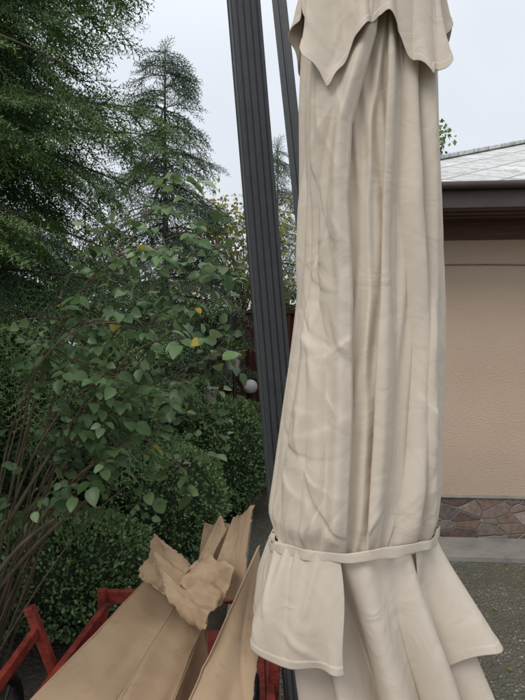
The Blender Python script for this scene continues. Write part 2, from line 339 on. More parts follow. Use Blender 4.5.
def lobeR(Up,Vv):
    z=1.07+(2.55-1.07)*Vv;te=edgeT(z,ZR,XR)
    w_=np.clip((Up-.94)/.06,0,1);T=2.1+(te-2.1)*np.clip(Up/.94,0,1)
    d=folds(T,z,creR,wrR,3.)
    roll=np.exp(-((T-te-.08)/.09)**2)
    d=d-.024*np.clip(1-Up*4,0,1)+(.008+.004*np.sin(5*z+2))*roll-.004
    d=gathf(T,z,d)
    T2=T-.035*np.sin(w_*np.pi)+.08*w_**2; d=d-.010*np.sin(w_*np.pi/2)-.030*w_**2
    return place(T2,d,z)
surf_mesh('canopy_lobe_right',np.concatenate([np.linspace(0,.94,420),np.linspace(.942,1,40)]),np.linspace(0,1,600),lobeR,0)
hx=[-3.3,-2.6,-2.0,-1.5,-1.15,-.72,-.45,-.05,.2,.62,.95,1.15,1.6,2.2,2.8,3.3]
hz=[2.30,2.15,2.32,2.43,2.32,2.175,2.24,2.33,2.30,2.185,2.25,2.31,2.38,2.2,2.3,2.2]
def flap(T,Vv):
    zh=np.interp(T,hx,hz)+.008*np.sin(13*T)+.004*np.sin(29*T)
    z=zh+(2.85-zh)*Vv
    cx,rx=basef(z)
    d=folds(T,z,creL+creR,wrF,2.)
    fl=.012+.016*np.exp(-Vv*5)+.016*np.cos(T*7.2+.5)*np.exp(-Vv*2)+.007*np.sin(17*T+8*z)*np.exp(-Vv*3)
    fl+=-.034*np.where(T+.12<0,np.exp(-(-(T+.12)/.06)**1.3),np.exp(-((T+.12)/.25)))
    hem=.0015*(((z-zh)<.018)&((z-zh)>.0))
    rr=rx+np.maximum(fl+np.maximum(d,-.02)*.6,.012+np.maximum(d,-.01))+hem
    return cx+rr*np.sin(T),CY-(rr-rx*.28)*np.cos(T),z
surf_mesh('vent_flap',np.linspace(-np.pi,np.pi,600),np.linspace(0,1,160)**1.3,flap)
def inner(T,Vv):
    zh=.50+.03*np.sin(3*T)
    z=1.075+(zh-1.075)*Vv; s=(1.075-z)/.45
    cx=.232+.125*np.clip(s,0,1.3)**1.1
    r=.196+.018*s
    ph=T*9.5+.8*np.sin(2*T)+1.1*s
    pl=np.cos(ph)+.30*np.cos(2*ph+.6)
    d=pl*.038*np.clip(s,0,1)**.6-.006+.004*np.sin(23*T)*np.exp(-s*4)+.003*np.sin(5*T+14*z)
    d-=.055*np.exp(-((T+.50)/.25)**2)*np.clip(s*2,0,1)
    Ts=T+.10*np.sin(ph)*np.clip(s,0,1)+.02*np.sin(11*z)
    return cx+(r+d)*np.sin(Ts),CY-(r*.72+d)*np.cos(Ts),z
surf_mesh('skirt_inner',np.linspace(-np.pi,np.pi,800),np.linspace(0,1,200),inner)
def hemstep(Vv): return .0018*(Vv>.93)
def outerL(T,Vv):
    zh=.838+.020*np.sin(T*2.5+.3)+.03*np.clip((-T-1.6),0,1)+.006*np.sin(9*T)
    z=1.078+(zh-1.078)*Vv;s=Vv
    r=.204+.060*np.sin(np.clip(s,0,1)*1.45)-.010*s**4
    d=(.020*np.cos(7*T+.6+.8*s)+.009*np.cos(13*T+3*s))*s**.8+.005*np.sin(23*T+2*np.sin(7*T))*np.exp(-s*3)
    for t0,s0,an,Ln,Wd,am in [(-1.1,.4,1.2,.09,.010,.005),(-.85,.5,1.5,.1,.012,-.006),(-.6,.35,1.8,.08,.009,.005),(-1.3,.6,1.0,.07,.009,.004),(-.7,.8,.6,.06,.01,.004)]:
        a=(T-t0)*.22;b=(s-s0)*.23
        d+=am*np.exp(-((a*math.cos(an)+b*math.sin(an))/Ln)**2)*np.exp(-((-a*math.sin(an)+b*math.cos(an))/Wd)**2)
    d+=hemstep(Vv)
    d-=.034*np.clip((T+.42)/.14,0,1)**1.5*s
    Tt=T+s*.10*np.exp(-((T+.3)/.4)**2)+.03*np.sin(s*5)*np.exp(-((T+.28)/.12)**2)
    return .232+(r+d)*np.sin(Tt),CY-(r*.74+d)*np.cos(Tt),z
surf_mesh('skirt_left',np.linspace(-2.7,-.28,380),np.linspace(0,1,120),outerL)
def outerR(T,Vv):
    e=np.clip((T-.70)/.5,0,1);e=e*e*(3-2*e)
    zh=.842-.012*np.cos((T-1.5)*3)-.13*(1-e)**1.5
    z=1.078+(zh-1.078)*Vv;s=(1.078-z)/.236
    r=.204+(.040+.110*np.exp(-((T-1.45)/.50)**2))*s**1.1*e+.02*s*(1-e)
    d=(.022*np.cos(9*T+1.2+.7*s))*s**.8+.004*np.sin(27*T)*np.exp(-s*4)+hemstep(Vv)
    c=.232+.03*np.clip(s,0,2)*(1-e)
    d-=.05*(1-e)**2*s
    Tt=T+.05*np.sin(9*T)*s
    return c+(r+d)*np.sin(Tt),CY-(r*.72+d)*np.cos(Tt),z
surf_mesh('skirt_right',np.linspace(.68,2.75,340),np.linspace(0,1,120),outerR)
def strap(T,Vv):
    ph=Vv*2*np.pi
    a=.0016*np.sign(np.cos(ph))*np.abs(np.cos(ph))**.5;b=(.0120+.0012*np.sin(6*T))*np.sign(np.sin(ph))*np.abs(np.sin(ph))**.5
    zc=1.072+.014*np.sin(T)+.012*np.cos(T)+.003*np.sin(5*T)+.0015*np.sin(11*T)
    r=.2135+.003*np.sin(4*T+1)+.002*np.sin(9*T)+.0012*np.sin(23*T)+.0015*np.sin(14*T)*np.sin(ph)
    return .232+(r+a)*np.sin(T),CY-(r*.735+a)*np.cos(T),zc+b
surf_mesh('strap',np.linspace(-np.pi,np.pi,300),np.linspace(0,1,25),strap,0)
def extr(name,prof,a,b,mat,rot=0):
    a=np.array(a,float)-OFF;b=np.array(b,float)-OFF;p=np.array(prof,float)
    c,s=math.cos(rot),math.sin(rot);p=np.stack([p[:,0]*c-p[:,1]*s,p[:,0]*s+p[:,1]*c],-1)
    n=len(p);V=[(a[0]+x,a[1]+y,a[2]) for x,y in p]+[(b[0]+x,b[1]+y,b[2]) for x,y in p]
    F=[(i,(i+1)%n,n+(i+1)%n,n+i) for i in range(n)]+[tuple(range(n))[::-1],tuple(range(n,2*n))]
    return bevel(mesh_py(name,V,F,mat,U),.0012,2)
W=.050;D=.034;g=.006
prof=[(-W,D),(-W,.012),(-W+g,.009),(-W+g,-.009),(-W,-.012),(-W,-D)]
for gx in (-.033,-.010,.014,.036):
    prof+=[(gx-.004,-D),(gx-.003,-D+g),(gx+.003,-D+g),(gx+.004,-D)]
prof+=[(W,-D),(W,D)]
extr('mast',prof,(.152,1.72,.10),(-.095,1.72,3.1),M_dark,math.radians(16))
sp_=[(-.022,.014),(-.022,-.014),(-.004,-.014),(-.003,-.011),(.003,-.011),(.004,-.014),(.022,-.014),(.022,.014)]
extr('strut',sp_,(.185,1.54,1.35),(.005,1.54,3.05),M_dark,math.radians(-8))
def L_(v): return tuple(np.array(v)-OFF)
beam('boom',L_((-.09,1.72,3.06)),L_((.30,1.22,3.14)),.05,.07,M_dark,U)
beam('slider_bracket',L_((.10,1.73,1.33)),L_((.20,1.55,1.33)),.05,.08,M_blk,U)
beam('crank_housing',L_((.075,1.77,1.15)),L_((.075,1.84,1.15)),.07,.12,M_blk,U,.01)
beam('crown_hub',L_((.28,1.3,2.7)),L_((.28,1.3,3.14)),.06,.06,M_dark,U,.01)
beam('base_bar_a',L_((-.3,1.72,.05)),L_((.6,1.72,.05)),.08,.05,M_dark,U)
beam('base_bar_b',L_((.149,1.27,.055)),L_((.149,2.17,.055)),.08,.05,M_dark,U)
beam('base_socket',L_((.149,1.72,.06)),L_((.145,1.72,.3)),.14,.11,M_blk,U,.01)

# ---------------- stucco house
H=empty('stucco_house',(.9,4.15,0),(0,0,math.radians(-4)))
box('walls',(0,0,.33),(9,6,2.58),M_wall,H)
boxes('stone_skirting',[((-.025,-.03,-.02),(9.02,6.02,.36))],M_stone,H)
box('skirting_ledge',(-.04,-.042,.36),(9.04,-.002,.375),M_conc,H,.004)
box('soffit',(-.5,-.5,2.585),(9.5,6.5,2.61),M_soffit,H)
boxes('soffit_battens',[((-.5,-.44+i*.11,2.577),(9.5,-.425+i*.11,2.5845)) for i in range(4)],M_fascia,H)
box('wall_plate',(-.02,-.035,2.44),(9.02,-.001,2.583),M_soffit,H,.004)
boxes('fascia',[((-.52,-.522,2.56),(9.52,-.501,2.72)),((-.522,-.5,2.56),(-.501,6.5,2.72))],M_fascia,H,.003)
tb=Tubes();tb.add([(-.58,-.555,2.71),(9.5,-.555,2.71)],.028,.028,10);tb.make('gutter',M_fascia,H)
rz=2.735
rv=[(-.56,-.56,rz),(9.56,-.56,rz),(9.56,6.56,rz),(-.56,6.56,rz),(3.0,3.0,rz+1.75),(6.0,3.0,rz+1.75)]
mesh_py('roof',rv+[(x,y,z-.03) for x,y,z in rv[:4]],[(0,1,5,4),(1,2,5),(2,3,4,5),(3,0,4),(9,8,7,6),(6,7,1,0),(7,8,2,1),(8,9,3,2),(9,6,0,3)],M_roof,H)
beam('ridge_cap_hip',(-.56,-.56,rz+.01),(3,3,rz+1.77),.14,.04,M_roof,H,.01)
tb=Tubes();tb.add([(x,-.012,2.23+.012*math.sin(x*2.3)) for x in np.linspace(0,9,60)],.005,.005,6);tb.make('wall_cable',M_conc,H)
boxes('window',[((5.2,-.02,1.0),(6.6,.02,2.1))],M_win,H)
boxes('window_frame',[((5.12,-.05,.92),(6.68,-.021,1.0)),((5.12,-.05,2.1),(6.68,-.021,2.18)),((5.12,-.05,1.0),(5.2,-.021,2.1)),((6.6,-.05,1.0),(6.68,-.021,2.1)),((5.87,-.05,1.0),(5.93,-.021,2.1))],M_white,H)
box('apron',(-.2,-.42,0.0),(9.2,-.031,.045),M_conc,H,.006)

# ---------------- fences
WF=empty('wooden_fence',(0,0,0))
lst=[];x=-8.0
while x<-1.3:
    ww=random.uniform(.10,.13);h=1.22+random.uniform(-.04,.04);lst.append(((x,6.3+random.uniform(-.008,.008),.05),(x+ww,6.325,h)));x+=ww+random.uniform(.01,.02)
boxes('pickets',lst,M_fwood,WF,.003)
boxes('rails',[((-8,6.34,.3),(-1.3,6.39,.38)),((-8,6.34,.9),(-1.3,6.39,.98))],M_fwood,WF)
boxes('posts',[((-8+i*1.66,6.4,0),(-7.9+i*1.66,6.5,1.2)) for i in range(5)],M_fwood,WF)
MF=empty('metal_fence',(0,0,0))
n=300;xs=np.linspace(-1.3,5,n);ys=8.3+.018*np.clip(np.sin(xs*2*np.pi/.16)*1.8,-1,1)
V=np.concatenate([np.stack([xs,ys,np.full(n,.05)],-1),np.stack([xs,ys,np.full(n,2.15)],-1)])
F=[(i,i+1,n+i+1,n+i) for i in range(n-1)]
mesh_np('corrugated_sheet',V,F,M_fred,MF)
boxes('posts',[((-1.3+i*1.9,8.34,0),(-1.22+i*1.9,8.42,2.25)) for i in range(4)],M_dark,MF)
boxes('top_rail',[((-1.3,8.26,2.151),(5,8.36,2.20))],M_fred,MF)

# ---------------- spruce trees
def spray_template(step=.0042,nl=.015,nw=.0011,nside=9,sl=.10):
    V=[];F=[];tv=[]
    def needles(a,d,Ln):
        d=d/np.linalg.norm(d);n=int(Ln/step);up=np.array([0,0,1.]);s=np.cross(up,d)
        for i in range(n):
            f=i/n;p=a+d*Ln*f;an=i*2.4;rad=s*math.cos(an)+up*math.sin(an)*.75
            dr=d*.55+rad*.85;dr/=np.linalg.norm(dr);l=nl*(1.0 if f<.85 else .75)
            wv=np.cross(dr,np.array([.1,.1,1.]));wv/=np.linalg.norm(wv)
            b=len(V);V.extend([p-wv*nw,p+wv*nw,p+dr*l]);F.append((b,b+1,b+2))
            t=.26*np.linalg.norm(p)/.2;tv.extend([t-.12,t-.12,t+.06])
        b=len(V);V.extend([a-s*.0022,a+s*.0022,a+d*Ln]);F.append((b,b+1,b+2));tv.extend([.0,.0,.0])
    needles(np.zeros(3),np.array([1,0,-.08]),.2)
    for k in range(nside):
        x=.02+k*.15/nside;sg=1 if k%2 else -1
        needles(np.array([x,0,-.08*x]),np.array([.72,sg*.66,-.08]),sl*(1-x/.26)+.02)
    return np.array(V),np.array(F),np.array(tv)
SPN=spray_template(step=.0046,nl=.014,nw=.0014,nside=8,sl=.10)
SPM=spray_template(step=.0072,nl=.016,nw=.0022,nside=7)
SPF=spray_template(step=.012,nl=.021,nw=.0042,nside=6)
print('needles',len(SPN[1]),len(SPM[1]),len(SPF[1]))
def spruce(name,base,Ht,R,z0,seed,mat,whorl=.27,per=7,sscale=1.,spacing=.10,droop=.25,gap=.11,ex=.75,zcoarse=99,fine=0,mid=0,sides=.40,vb=0.):
    rg=np.random.default_rng(seed);E=empty(name,base);O=np.array(base,float)
    tb=Tubes();tb.add([(0,0,z) for z in np.linspace(0,Ht,14)],.014*Ht,.004,10)
    P=[];Dv=[];Uv=[];Sc=[];Va=[]
    z=z0
    while z<Ht-.05:
        cz=z>zcoarse
        for k in range(per if not cz else per//2):
            az=rg.uniform(0,2*np.pi);zz=z+rg.uniform(-.12,.12)
            Ln=R*max(0.02,1-zz/Ht)**ex*rg.uniform(.75,1.12)+.12
            h=np.array([math.cos(az),math.sin(az),0]);sd_=np.array([-math.sin(az),math.cos(az),0])
            s=np.linspace(0,1,9);cv=rg.uniform(-.12,.12);dr=droop*rg.uniform(.6,1.4)
            pts=h*s[:,None]*Ln+sd_*(cv*s**2*Ln)[:,None]
            pts[:,2]=zz+Ln*(.12*s-dr*s**2+.12*np.clip(s-.7,0,1))
            tb.add(pts,.005+.008*Ln,.003,5)
            lv=rg.uniform(0,.35)+vb
            G_=gap*(2 if cz else 1);d=G_*.5
            while d<Ln:
                f=d/Ln;p=np.array([np.interp(f,s,pts[:,i]) for i in range(3)])
                f2=min(f+.05,1);q=np.array([np.interp(f2,s,pts[:,i]) for i in range(3)])
                p0=np.array([np.interp(f2-.06,s,pts[:,i]) for i in range(3)]);td=(q-p0);td/=np.linalg.norm(td)+1e-9
                for sg in (-1,1,0):
                    if sg==0:
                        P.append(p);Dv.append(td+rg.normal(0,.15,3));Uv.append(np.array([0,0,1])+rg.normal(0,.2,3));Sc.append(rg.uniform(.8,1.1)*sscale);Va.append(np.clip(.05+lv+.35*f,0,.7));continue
                    sl_=(sides*Ln*(1-f)**.8*(.4+.6*min(1,f*3))+.12)*rg.uniform(.7,1.2)
                    dd=td*.65+sg*sd_*rg.uniform(.6,.95)+np.array([0,0,-rg.uniform(.1,.5)]);dd/=np.linalg.norm(dd)
                    nn=max(1,int(sl_/spacing))
                    tb.add([p,p+dd*sl_*.5+np.array([0,0,-.03*sl_]),p+dd*sl_+np.array([0,0,-.18*sl_])],.003,.0015,3)
                    for j in range(nn):
                        g_=(j+.3)/nn
                        P.append(p+dd*sl_*g_+np.array([0,0,-.14*sl_*g_**2]));Dv.append(dd+np.array([0,0,-.3*g_])+rg.normal(0,.16,3));Uv.append(np.array([0,0,1])+rg.normal(0,.22,3))
                        Sc.append(rg.uniform(.75,1.2)*sscale);Va.append(np.clip(.05+lv+.40*f*g_+rg.normal(0,.08)+.15*f,0,.8))  # paler tips are new growth; darkness near the trunk is shade put into colour
                d+=G_*rg.uniform(.8,1.3)
            P.append(pts[-1]-td*.05);Dv.append(td);Uv.append(np.array([0,0,1.]));Sc.append(sscale*1.1);Va.append(.5)
        z+=whorl
    for k in range(14):
        a=k*2.4;P.append(np.array([0,0,Ht-.03-k*.045]));Dv.append(np.array([math.cos(a)*.45,math.sin(a)*.45,1.]));Uv.append(np.array([math.sin(a),1,0]));Sc.append(sscale*.8);Va.append(.3)
    tb.make('trunk_and_limbs',M_bark,E)
    P=np.array(P);Va=np.array(Va);Sc=np.array(Sc);M=basis(np.array(Dv),np.array(Uv),np.ones(len(Sc)))
    dist=np.linalg.norm(P+O-np.array([0,0,1.55]),axis=1)
    print(name,'sprays',len(P),(dist<fine).sum(),((dist>=fine)&(dist<mid)).sum())
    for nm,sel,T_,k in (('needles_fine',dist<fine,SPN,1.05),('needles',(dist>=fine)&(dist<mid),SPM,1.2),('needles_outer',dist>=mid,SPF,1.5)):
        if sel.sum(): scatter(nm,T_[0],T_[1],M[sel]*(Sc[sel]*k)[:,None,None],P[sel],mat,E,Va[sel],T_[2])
    return E
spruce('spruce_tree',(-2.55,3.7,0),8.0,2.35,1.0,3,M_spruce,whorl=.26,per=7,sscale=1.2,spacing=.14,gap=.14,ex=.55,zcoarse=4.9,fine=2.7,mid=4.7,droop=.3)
spruce('spruce_tree',(-1.35,7.0,0),5.7,1.6,1.2,5,M_spruce2,whorl=.26,per=7,sscale=1.05,spacing=.18,droop=.55,gap=.17)
spruce('spruce_tree',(.30,10.0,0),5.6,1.6,1.2,8,M_spruce2,whorl=.3,per=6,sscale=1.15,spacing=.22,droop=.5,gap=.22)
spruce('spruce_tree',(-5.2,7.6,0),12,3.2,.8,11,M_spruce2,whorl=.38,per=7,sscale=1.4,spacing=.28,droop=.35,gap=.28)
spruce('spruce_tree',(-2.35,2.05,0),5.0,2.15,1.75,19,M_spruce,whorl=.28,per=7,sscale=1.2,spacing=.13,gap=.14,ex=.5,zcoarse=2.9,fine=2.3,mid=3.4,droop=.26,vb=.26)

# ---------------- broad leaves
def leaf_tmpl(n=5,wd=.42,fold=.12,curl=.15):
    V=[];F=[]
    xs=np.linspace(0,1,n)
    wv=np.sin(np.pi*xs**.8)**.75*wd;wv[0]=.0;wv[-1]=.0
    for x,w_ in zip(xs,wv):
        z=-curl*x*x
        V+=[(x,-w_,z+fold*w_*1.6),(x,0,z),(x,w_,z+fold*w_*1.6)]
    for i in range(n-1):
        a=3*i;F+=[(a,a+3,a+4,a+1),(a+1,a+4,a+5,a+2)]
    return np.array(V),np.array(F)
LT=leaf_tmpl(8,.36,.2,.22);LS=(np.array([(0,0,0),(.5,-.32,.06),(1,0,-.05),(.5,.32,.06)]),np.array([(0,1,2,3)]))
def decid(name,base,Ht,crown,nl,seed,mat,ls=.07):
    rg=np.random.default_rng(seed);E=empty(name,base);tb=Tubes()
    tb.add([(0,0,0),(.03,0,Ht*.3),(0,.05,Ht*.6),(0,0,Ht*.9)],.05*Ht/5,.01,8)
    cen=[];
    for k in range(45):
        az=rg.uniform(0,6.28);z=Ht*rg.uniform(.3,1);r=crown*rg.uniform(.3,1)*math.sqrt(max(.1,1-((z/Ht-.65)/.42)**2))
        e=np.array([math.cos(az)*r,math.sin(az)*r,z]);tb.add([(0,0,z*.6),e*[.5,.5,.85],e],.02,.004,4);cen.append(e)
    cen=np.array(cen);i=rg.integers(0,len(cen),nl);P=cen[i]+rg.normal(0,crown*.17,(nl,3))
    D=rg.normal(0,1,(nl,3))+[0,0,-.5];M=basis(D,np.array([0,0,1])+rg.normal(0,.6,(nl,3)),ls*rg.uniform(.7,1.3,nl))
    tb.make('trunk_and_limbs',M_bark,E)
    scatter('leaves',LS[0],LS[1],M,P,mat,E,np.clip(rg.random(len(cen))[i]*.7+rg.normal(.15,.12,nl),0,1))
decid('autumn_tree',(-.35,9.3,0),4.0,1.3,6000,2,M_aut,.09)
decid('autumn_tree',(-2.2,9.5,0),3.6,1.5,4000,4,M_aut,.09)
decid('walnut_tree',(3.05,10.8,0),6.3,1.0,5000,6,M_dec,.11)
decid('cherry_tree',(-3.6,6.9,0),3.0,1.5,5000,9,M_dec,.07)

def shrub(c,rx,ry,h,nl,seed,ls=.024):
    rg=np.random.default_rng(seed);E=empty('boxwood_shrub',(c[0],c[1],0))
    u=rg.normal(0,1,(nl,3));u/=np.linalg.norm(u,axis=1)[:,None];u[:,2]=np.where(u[:,2]<-.75,-u[:,2],u[:,2])
    def rad(u): return 1+.07*np.sin(5*u[:,0]+3*u[:,2]+seed)+.06*np.sin(7*u[:,1]+2+4*u[:,0]*seed%3)+.045*np.sin(15*u[:,0]+11*u[:,1]+13*u[:,2])+.03*np.sin(27*u[:,2]+21*u[:,0])
    dp=rg.beta(5,1.6,nl)*.26+.8
    f=rad(u)*dp;Sx=np.array([rx,ry,h/2])
    P=u*Sx*f[:,None]+[0,0,h/2]
    P+=rg.normal(0,.008,P.shape)
    D=u+rg.normal(0,.55,(nl,3))+[0,0,.25];M=basis(D,rg.normal(0,1,(nl,3)),ls*rg.uniform(.7,1.3,nl))
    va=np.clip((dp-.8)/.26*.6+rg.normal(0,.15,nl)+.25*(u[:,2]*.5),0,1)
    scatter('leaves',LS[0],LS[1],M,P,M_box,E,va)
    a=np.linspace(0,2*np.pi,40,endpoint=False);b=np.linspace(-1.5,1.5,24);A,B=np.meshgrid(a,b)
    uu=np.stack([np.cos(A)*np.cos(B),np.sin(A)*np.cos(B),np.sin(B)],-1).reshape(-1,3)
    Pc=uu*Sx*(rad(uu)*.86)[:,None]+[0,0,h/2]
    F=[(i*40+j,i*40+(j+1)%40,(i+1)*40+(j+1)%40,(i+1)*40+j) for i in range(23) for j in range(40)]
    mesh_np('dark_core',Pc,np.array(F),M_core,E,smooth=True)  # solid dark filler blocking the view through, its colour stands in for inner shade
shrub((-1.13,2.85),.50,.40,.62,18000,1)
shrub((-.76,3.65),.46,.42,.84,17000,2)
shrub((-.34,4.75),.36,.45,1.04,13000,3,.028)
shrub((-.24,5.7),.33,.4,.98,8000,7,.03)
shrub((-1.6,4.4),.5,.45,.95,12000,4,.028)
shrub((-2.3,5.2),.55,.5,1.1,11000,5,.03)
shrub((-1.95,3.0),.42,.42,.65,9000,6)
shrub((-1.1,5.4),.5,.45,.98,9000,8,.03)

# rose bush
def rose():
    rg=np.random.default_rng(12);O=np.array([-1.28,2.25,0]);E=empty('rose_bush',tuple(O))
    tb=Tubes();P=[];D=[];Uu=[];Sc=[];Va=[]
    def bez(a,b,c,d,n=14):
        t=np.linspace(0,1,n)[:,None];return (1-t)**3*a+3*(1-t)**2*t*b+3*(1-t)*t*t*c+t**3*d
    def compound(p,d,v):
        d=d/np.linalg.norm(d);s=np.cross(d,[0,0,1.]);s/=np.linalg.norm(s)+1e-9
        Lp=rg.uniform(.07,.12);tip=p+d*Lp+np.array([0,0,-.02]);tb.add([p,p+d*Lp*.5,tip],.0012,.0008,3)
        sz=rg.choice([rg.uniform(.036,.055),rg.uniform(.05,.082)]);n0=np.array([0,-.45,1])+rg.normal(0,.5,3)
        for f,sg in ((1,0),(.7,1),(.7,-1),(.3,1),(.3,-1)):
            if sg and rg.random()<.12: continue
            if f==.3 and rg.random()<.4: continue
            q=p+(tip-p)*f;dd=d if sg==0 else d*.4+s*sg
            dd=dd+rg.normal(0,.18,3)+np.array([0,0,-.35])
            P.append(q);D.append(dd);Uu.append(n0+rg.normal(0,.35,3));Sc.append(sz*(1 if sg==0 else .85));Va.append(np.clip(v+rg.normal(0,.22),0,.94) if rg.random()>.010 else 1.)
    tg=[(-.50,2.1,2.12),(-.60,2.0,1.85),(-.42,2.0,1.95),(-.30,2.05,2.02),(-.15,2.1,1.85),(-.06,2.05,1.55),(-.12,2.0,1.30),(-.25,1.95,1.58),(-.36,1.9,1.4),(-.22,2.1,1.12),(-.42,2.0,1.2),(-.56,1.95,1.45),(-.52,1.85,1.65),(-.62,2.2,1.25),(-.38,2.2,1.72),(-.20,2.2,1.70),(-.48,2.1,1.12),(-.70,2.1,1.65),(-.45,2.1,1.5),(-.30,2.1,2.2),(-.08,2.15,1.78),(-.12,2.1,1.98),(-.28,2.0,1.42)]
    for k,t in enumerate(tg):
        a=np.array([rg.uniform(-.07,.07),rg.uniform(-.07,.07),0]);d=np.array(t)-O
        m1=a+np.array([d[0]*.22,d[1]*.2,d[2]*.45])+rg.normal(0,.05,3);m2=a+np.array([d[0]*.5,d[1]*.6,d[2]*1.0])+rg.normal(0,.06,3)
        c=bez(a,m1,m2,d,22);tb.add(c,rg.uniform(.004,.008),.002,6)
        v0=rg.uniform(.2,.75)
        for i in range(12,22):
            if rg.random()<.75:
                td=c[min(i+1,21)]-c[i-1];td/=np.linalg.norm(td);sdv=rg.normal(0,1,3);dd=sdv-td*np.dot(sdv,td)+td*.5
                compound(c[i],dd,v0)
            if rg.random()<.36:
                dd=rg.normal(0,1,3)*[1,.7,.6]+[.35,-.1,.0];dd/=np.linalg.norm(dd);Ln=rg.uniform(.08,.22)
                q=c[i]+dd*Ln+np.array([0,0,.03]);tb.add([c[i],c[i]+dd*Ln*.5+np.array([0,0,.02]),q],.002,.001,4)
                for g_ in np.linspace(.35,1,int(Ln/.055)):
                    compound(c[i]+(q-c[i])*g_,rg.normal(0,1,3)*[1,1,.5]+dd*.6,v0+.1)
    for b in [((-.15,0,0),(.0,-.05,.4),(.30,-.1,.75),(.62,-.2,.98)),((.1,0,0),(.05,-.2,.3),(.15,-.3,.7),(.48,-.3,.90)),((-.1,.1,0),(-.05,-.1,.4),(.2,-.2,.8),(.42,-.15,1.15))]:
        tb.add(bez(*[np.array(x,float) for x in b]),.016,.007,7)
    tb.make('canes',M_cane,E)
    Va=np.array(Va);print('rose leaves',len(P))
    scatter('leaves',LT[0],LT[1],basis(np.array(D),np.array(Uu),np.array(Sc)),np.array(P),M_rose,E,Va)
rose()

# ---------------- lamp and hanging pots
def uv(name,c,r,mat,parent):
    import bmesh
    me=bpy.data.meshes.new(name);bm=bmesh.new();bmesh.ops.create_uvsphere(bm,u_segments=28,v_segments=16,radius=r);bm.to_mesh(me);bm.free()
    for p in me.polygons:p.use_smooth=True
    me.materials.append(mat);o=bpy.data.objects.new(name,me);o.location=c;return link(o,parent)
G=empty('globe_lamp',(-.15,6.35,0))
uv('globe',(0,0,1.09),.09,M_globe,G)
tb=Tubes();tb.add([(0,0,0),(0,0,.97)],.02,.02,10);tb.add([(0,0,.95),(0,0,.985),(0,0,1.01)],.035,.05,14);tb.make('post',M_blk,G)
def lathe(name,prof,mat,parent,n=28):
    V=[];F=[]
    for r,z in prof:
        for i in range(n):
            a=2*math.pi*i/n;V.append((r*math.cos(a),r*math.sin(a),z))
    for k in range(len(prof)-1):
        for i in range(n): F.append((k*n+i,k*n+(i+1)%n,(k+1)*n+(i+1)%n,(k+1)*n+i))
    F.append(tuple(range(n))[::-1])
    return mesh_py(name,V,F,mat,parent,True)
def pot(x,y,z,s,sd):
    E=empty('hanging_flower_pot',(x,y,z));rg=np.random.default_rng(sd)
    lathe('pot',[(.055*s,-.08*s),(.06*s,-.075*s),(.085*s,.06*s),(.095*s,.065*s),(.095*s,.085*s),(.085*s,.085*s),(.08*s,.05*s),(0.001,.05*s)],M_white,E)
    tb=Tubes()
    for k in range(3):
        a=k*2.1;tb.add([(.09*s*math.cos(a),.09*s*math.sin(a),.08*s),(0,0,.36*s)],.002,.002,4)
    tb.add([(0,0,.36*s),(.02,0,.42*s),(0,0,.46*s)],.004,.004,5)
    tb.add([(0,0,.45*s),(0,.3,.5*s),(.0,.32,.4*s)],.008,.008,6);tb.add([(0,.32,.5*s),(0,.32,-z)],.018,.018,8)
    tb.make('hanger_and_stand',M_blk,E)
    n=160;u=rg.normal(0,1,(n,3));u/=np.linalg.norm(u,axis=1)[:,None];P=u*[.11*s,.11*s,.09*s]*rg.uniform(.4,1,(n,1))+[0,0,.12*s]
    scatter('plant',LS[0],LS[1],basis(u,rg.normal(0,1,(n,3)),.05*s*rg.uniform(.7,1.3,n)),P,M_dec,E)
pot(-.30,5.1,1.43,1.0,1);pot(-.55,5.3,1.08,1.0,2)

# ---------------- garden cart
C=empty('garden_cart',(0,0,0))
beam('side_rail_l',(-.80,1.05,.36),(-.72,2.33,.36),.028,.055,M_red,C)
beam('side_rail_upper_l',(-.84,1.05,.45),(-.87,1.98,.47),.024,.045,M_red,C)
beam('side_rail_r',(.035,1.05,.42),(.015,2.33,.38),.03,.06,M_red,C)
beam('end_rail_far',(-.74,2.36,.40),(.04,2.36,.40),.03,.06,M_red,C,up=(0,0,1))
beam('end_rail_near',(-.82,1.02,.38),(.05,1.02,.40),.03,.06,M_red,C)
for i,(a,b) in enumerate([((-.78,1.5,.22),(-.83,1.5,.48)),((-.77,1.95,.22),(-.90,1.95,.56)),((-.73,2.33,.22),(-.74,2.33,.45)),((.03,1.72,.22),(.045,1.72,.54)),((.03,2.31,.22),(.04,2.31,.45)),((.03,1.1,.22),(.05,1.1,.54))]):
    beam('stake_%d'%i,a,b,.035,.035,M_red,C)
for i in range(7):
    x=-.70+i*.112;beam('bed_board_%d'%i,(x,1.03,.235),(x,2.36,.235),.104,.022,M_red,C,.003)
beam('axle',(-.95,1.75,.2),(.0,1.75,.2),.04,.04,M_blk,C)
for i,x in enumerate((-.93,-.03)):
    tb=Tubes();a=np.linspace(0,2*np.pi,33);tb.add(np.stack([0*a+x,1.75+.18*np.cos(a),.2+.18*np.sin(a)],-1),.02,.02,8)
    for k in range(8): tb.add([(x,1.75,.2),(x,1.75+.17*math.cos(k*.785),.2+.17*math.sin(k*.785))],.006,.006,5)
    tb.make('wheel_%d'%i,M_blk,C)
beam('handle_l',(-.6,1.02,.25),(-.5,.45,.6),.035,.035,M_red,C);beam('handle_r',(-.15,1.02,.25),(-.25,.45,.6),.035,.035,M_red,C);beam('handle_grip',(-.52,.45,.6),(-.23,.45,.6),.03,.03,M_red,C)

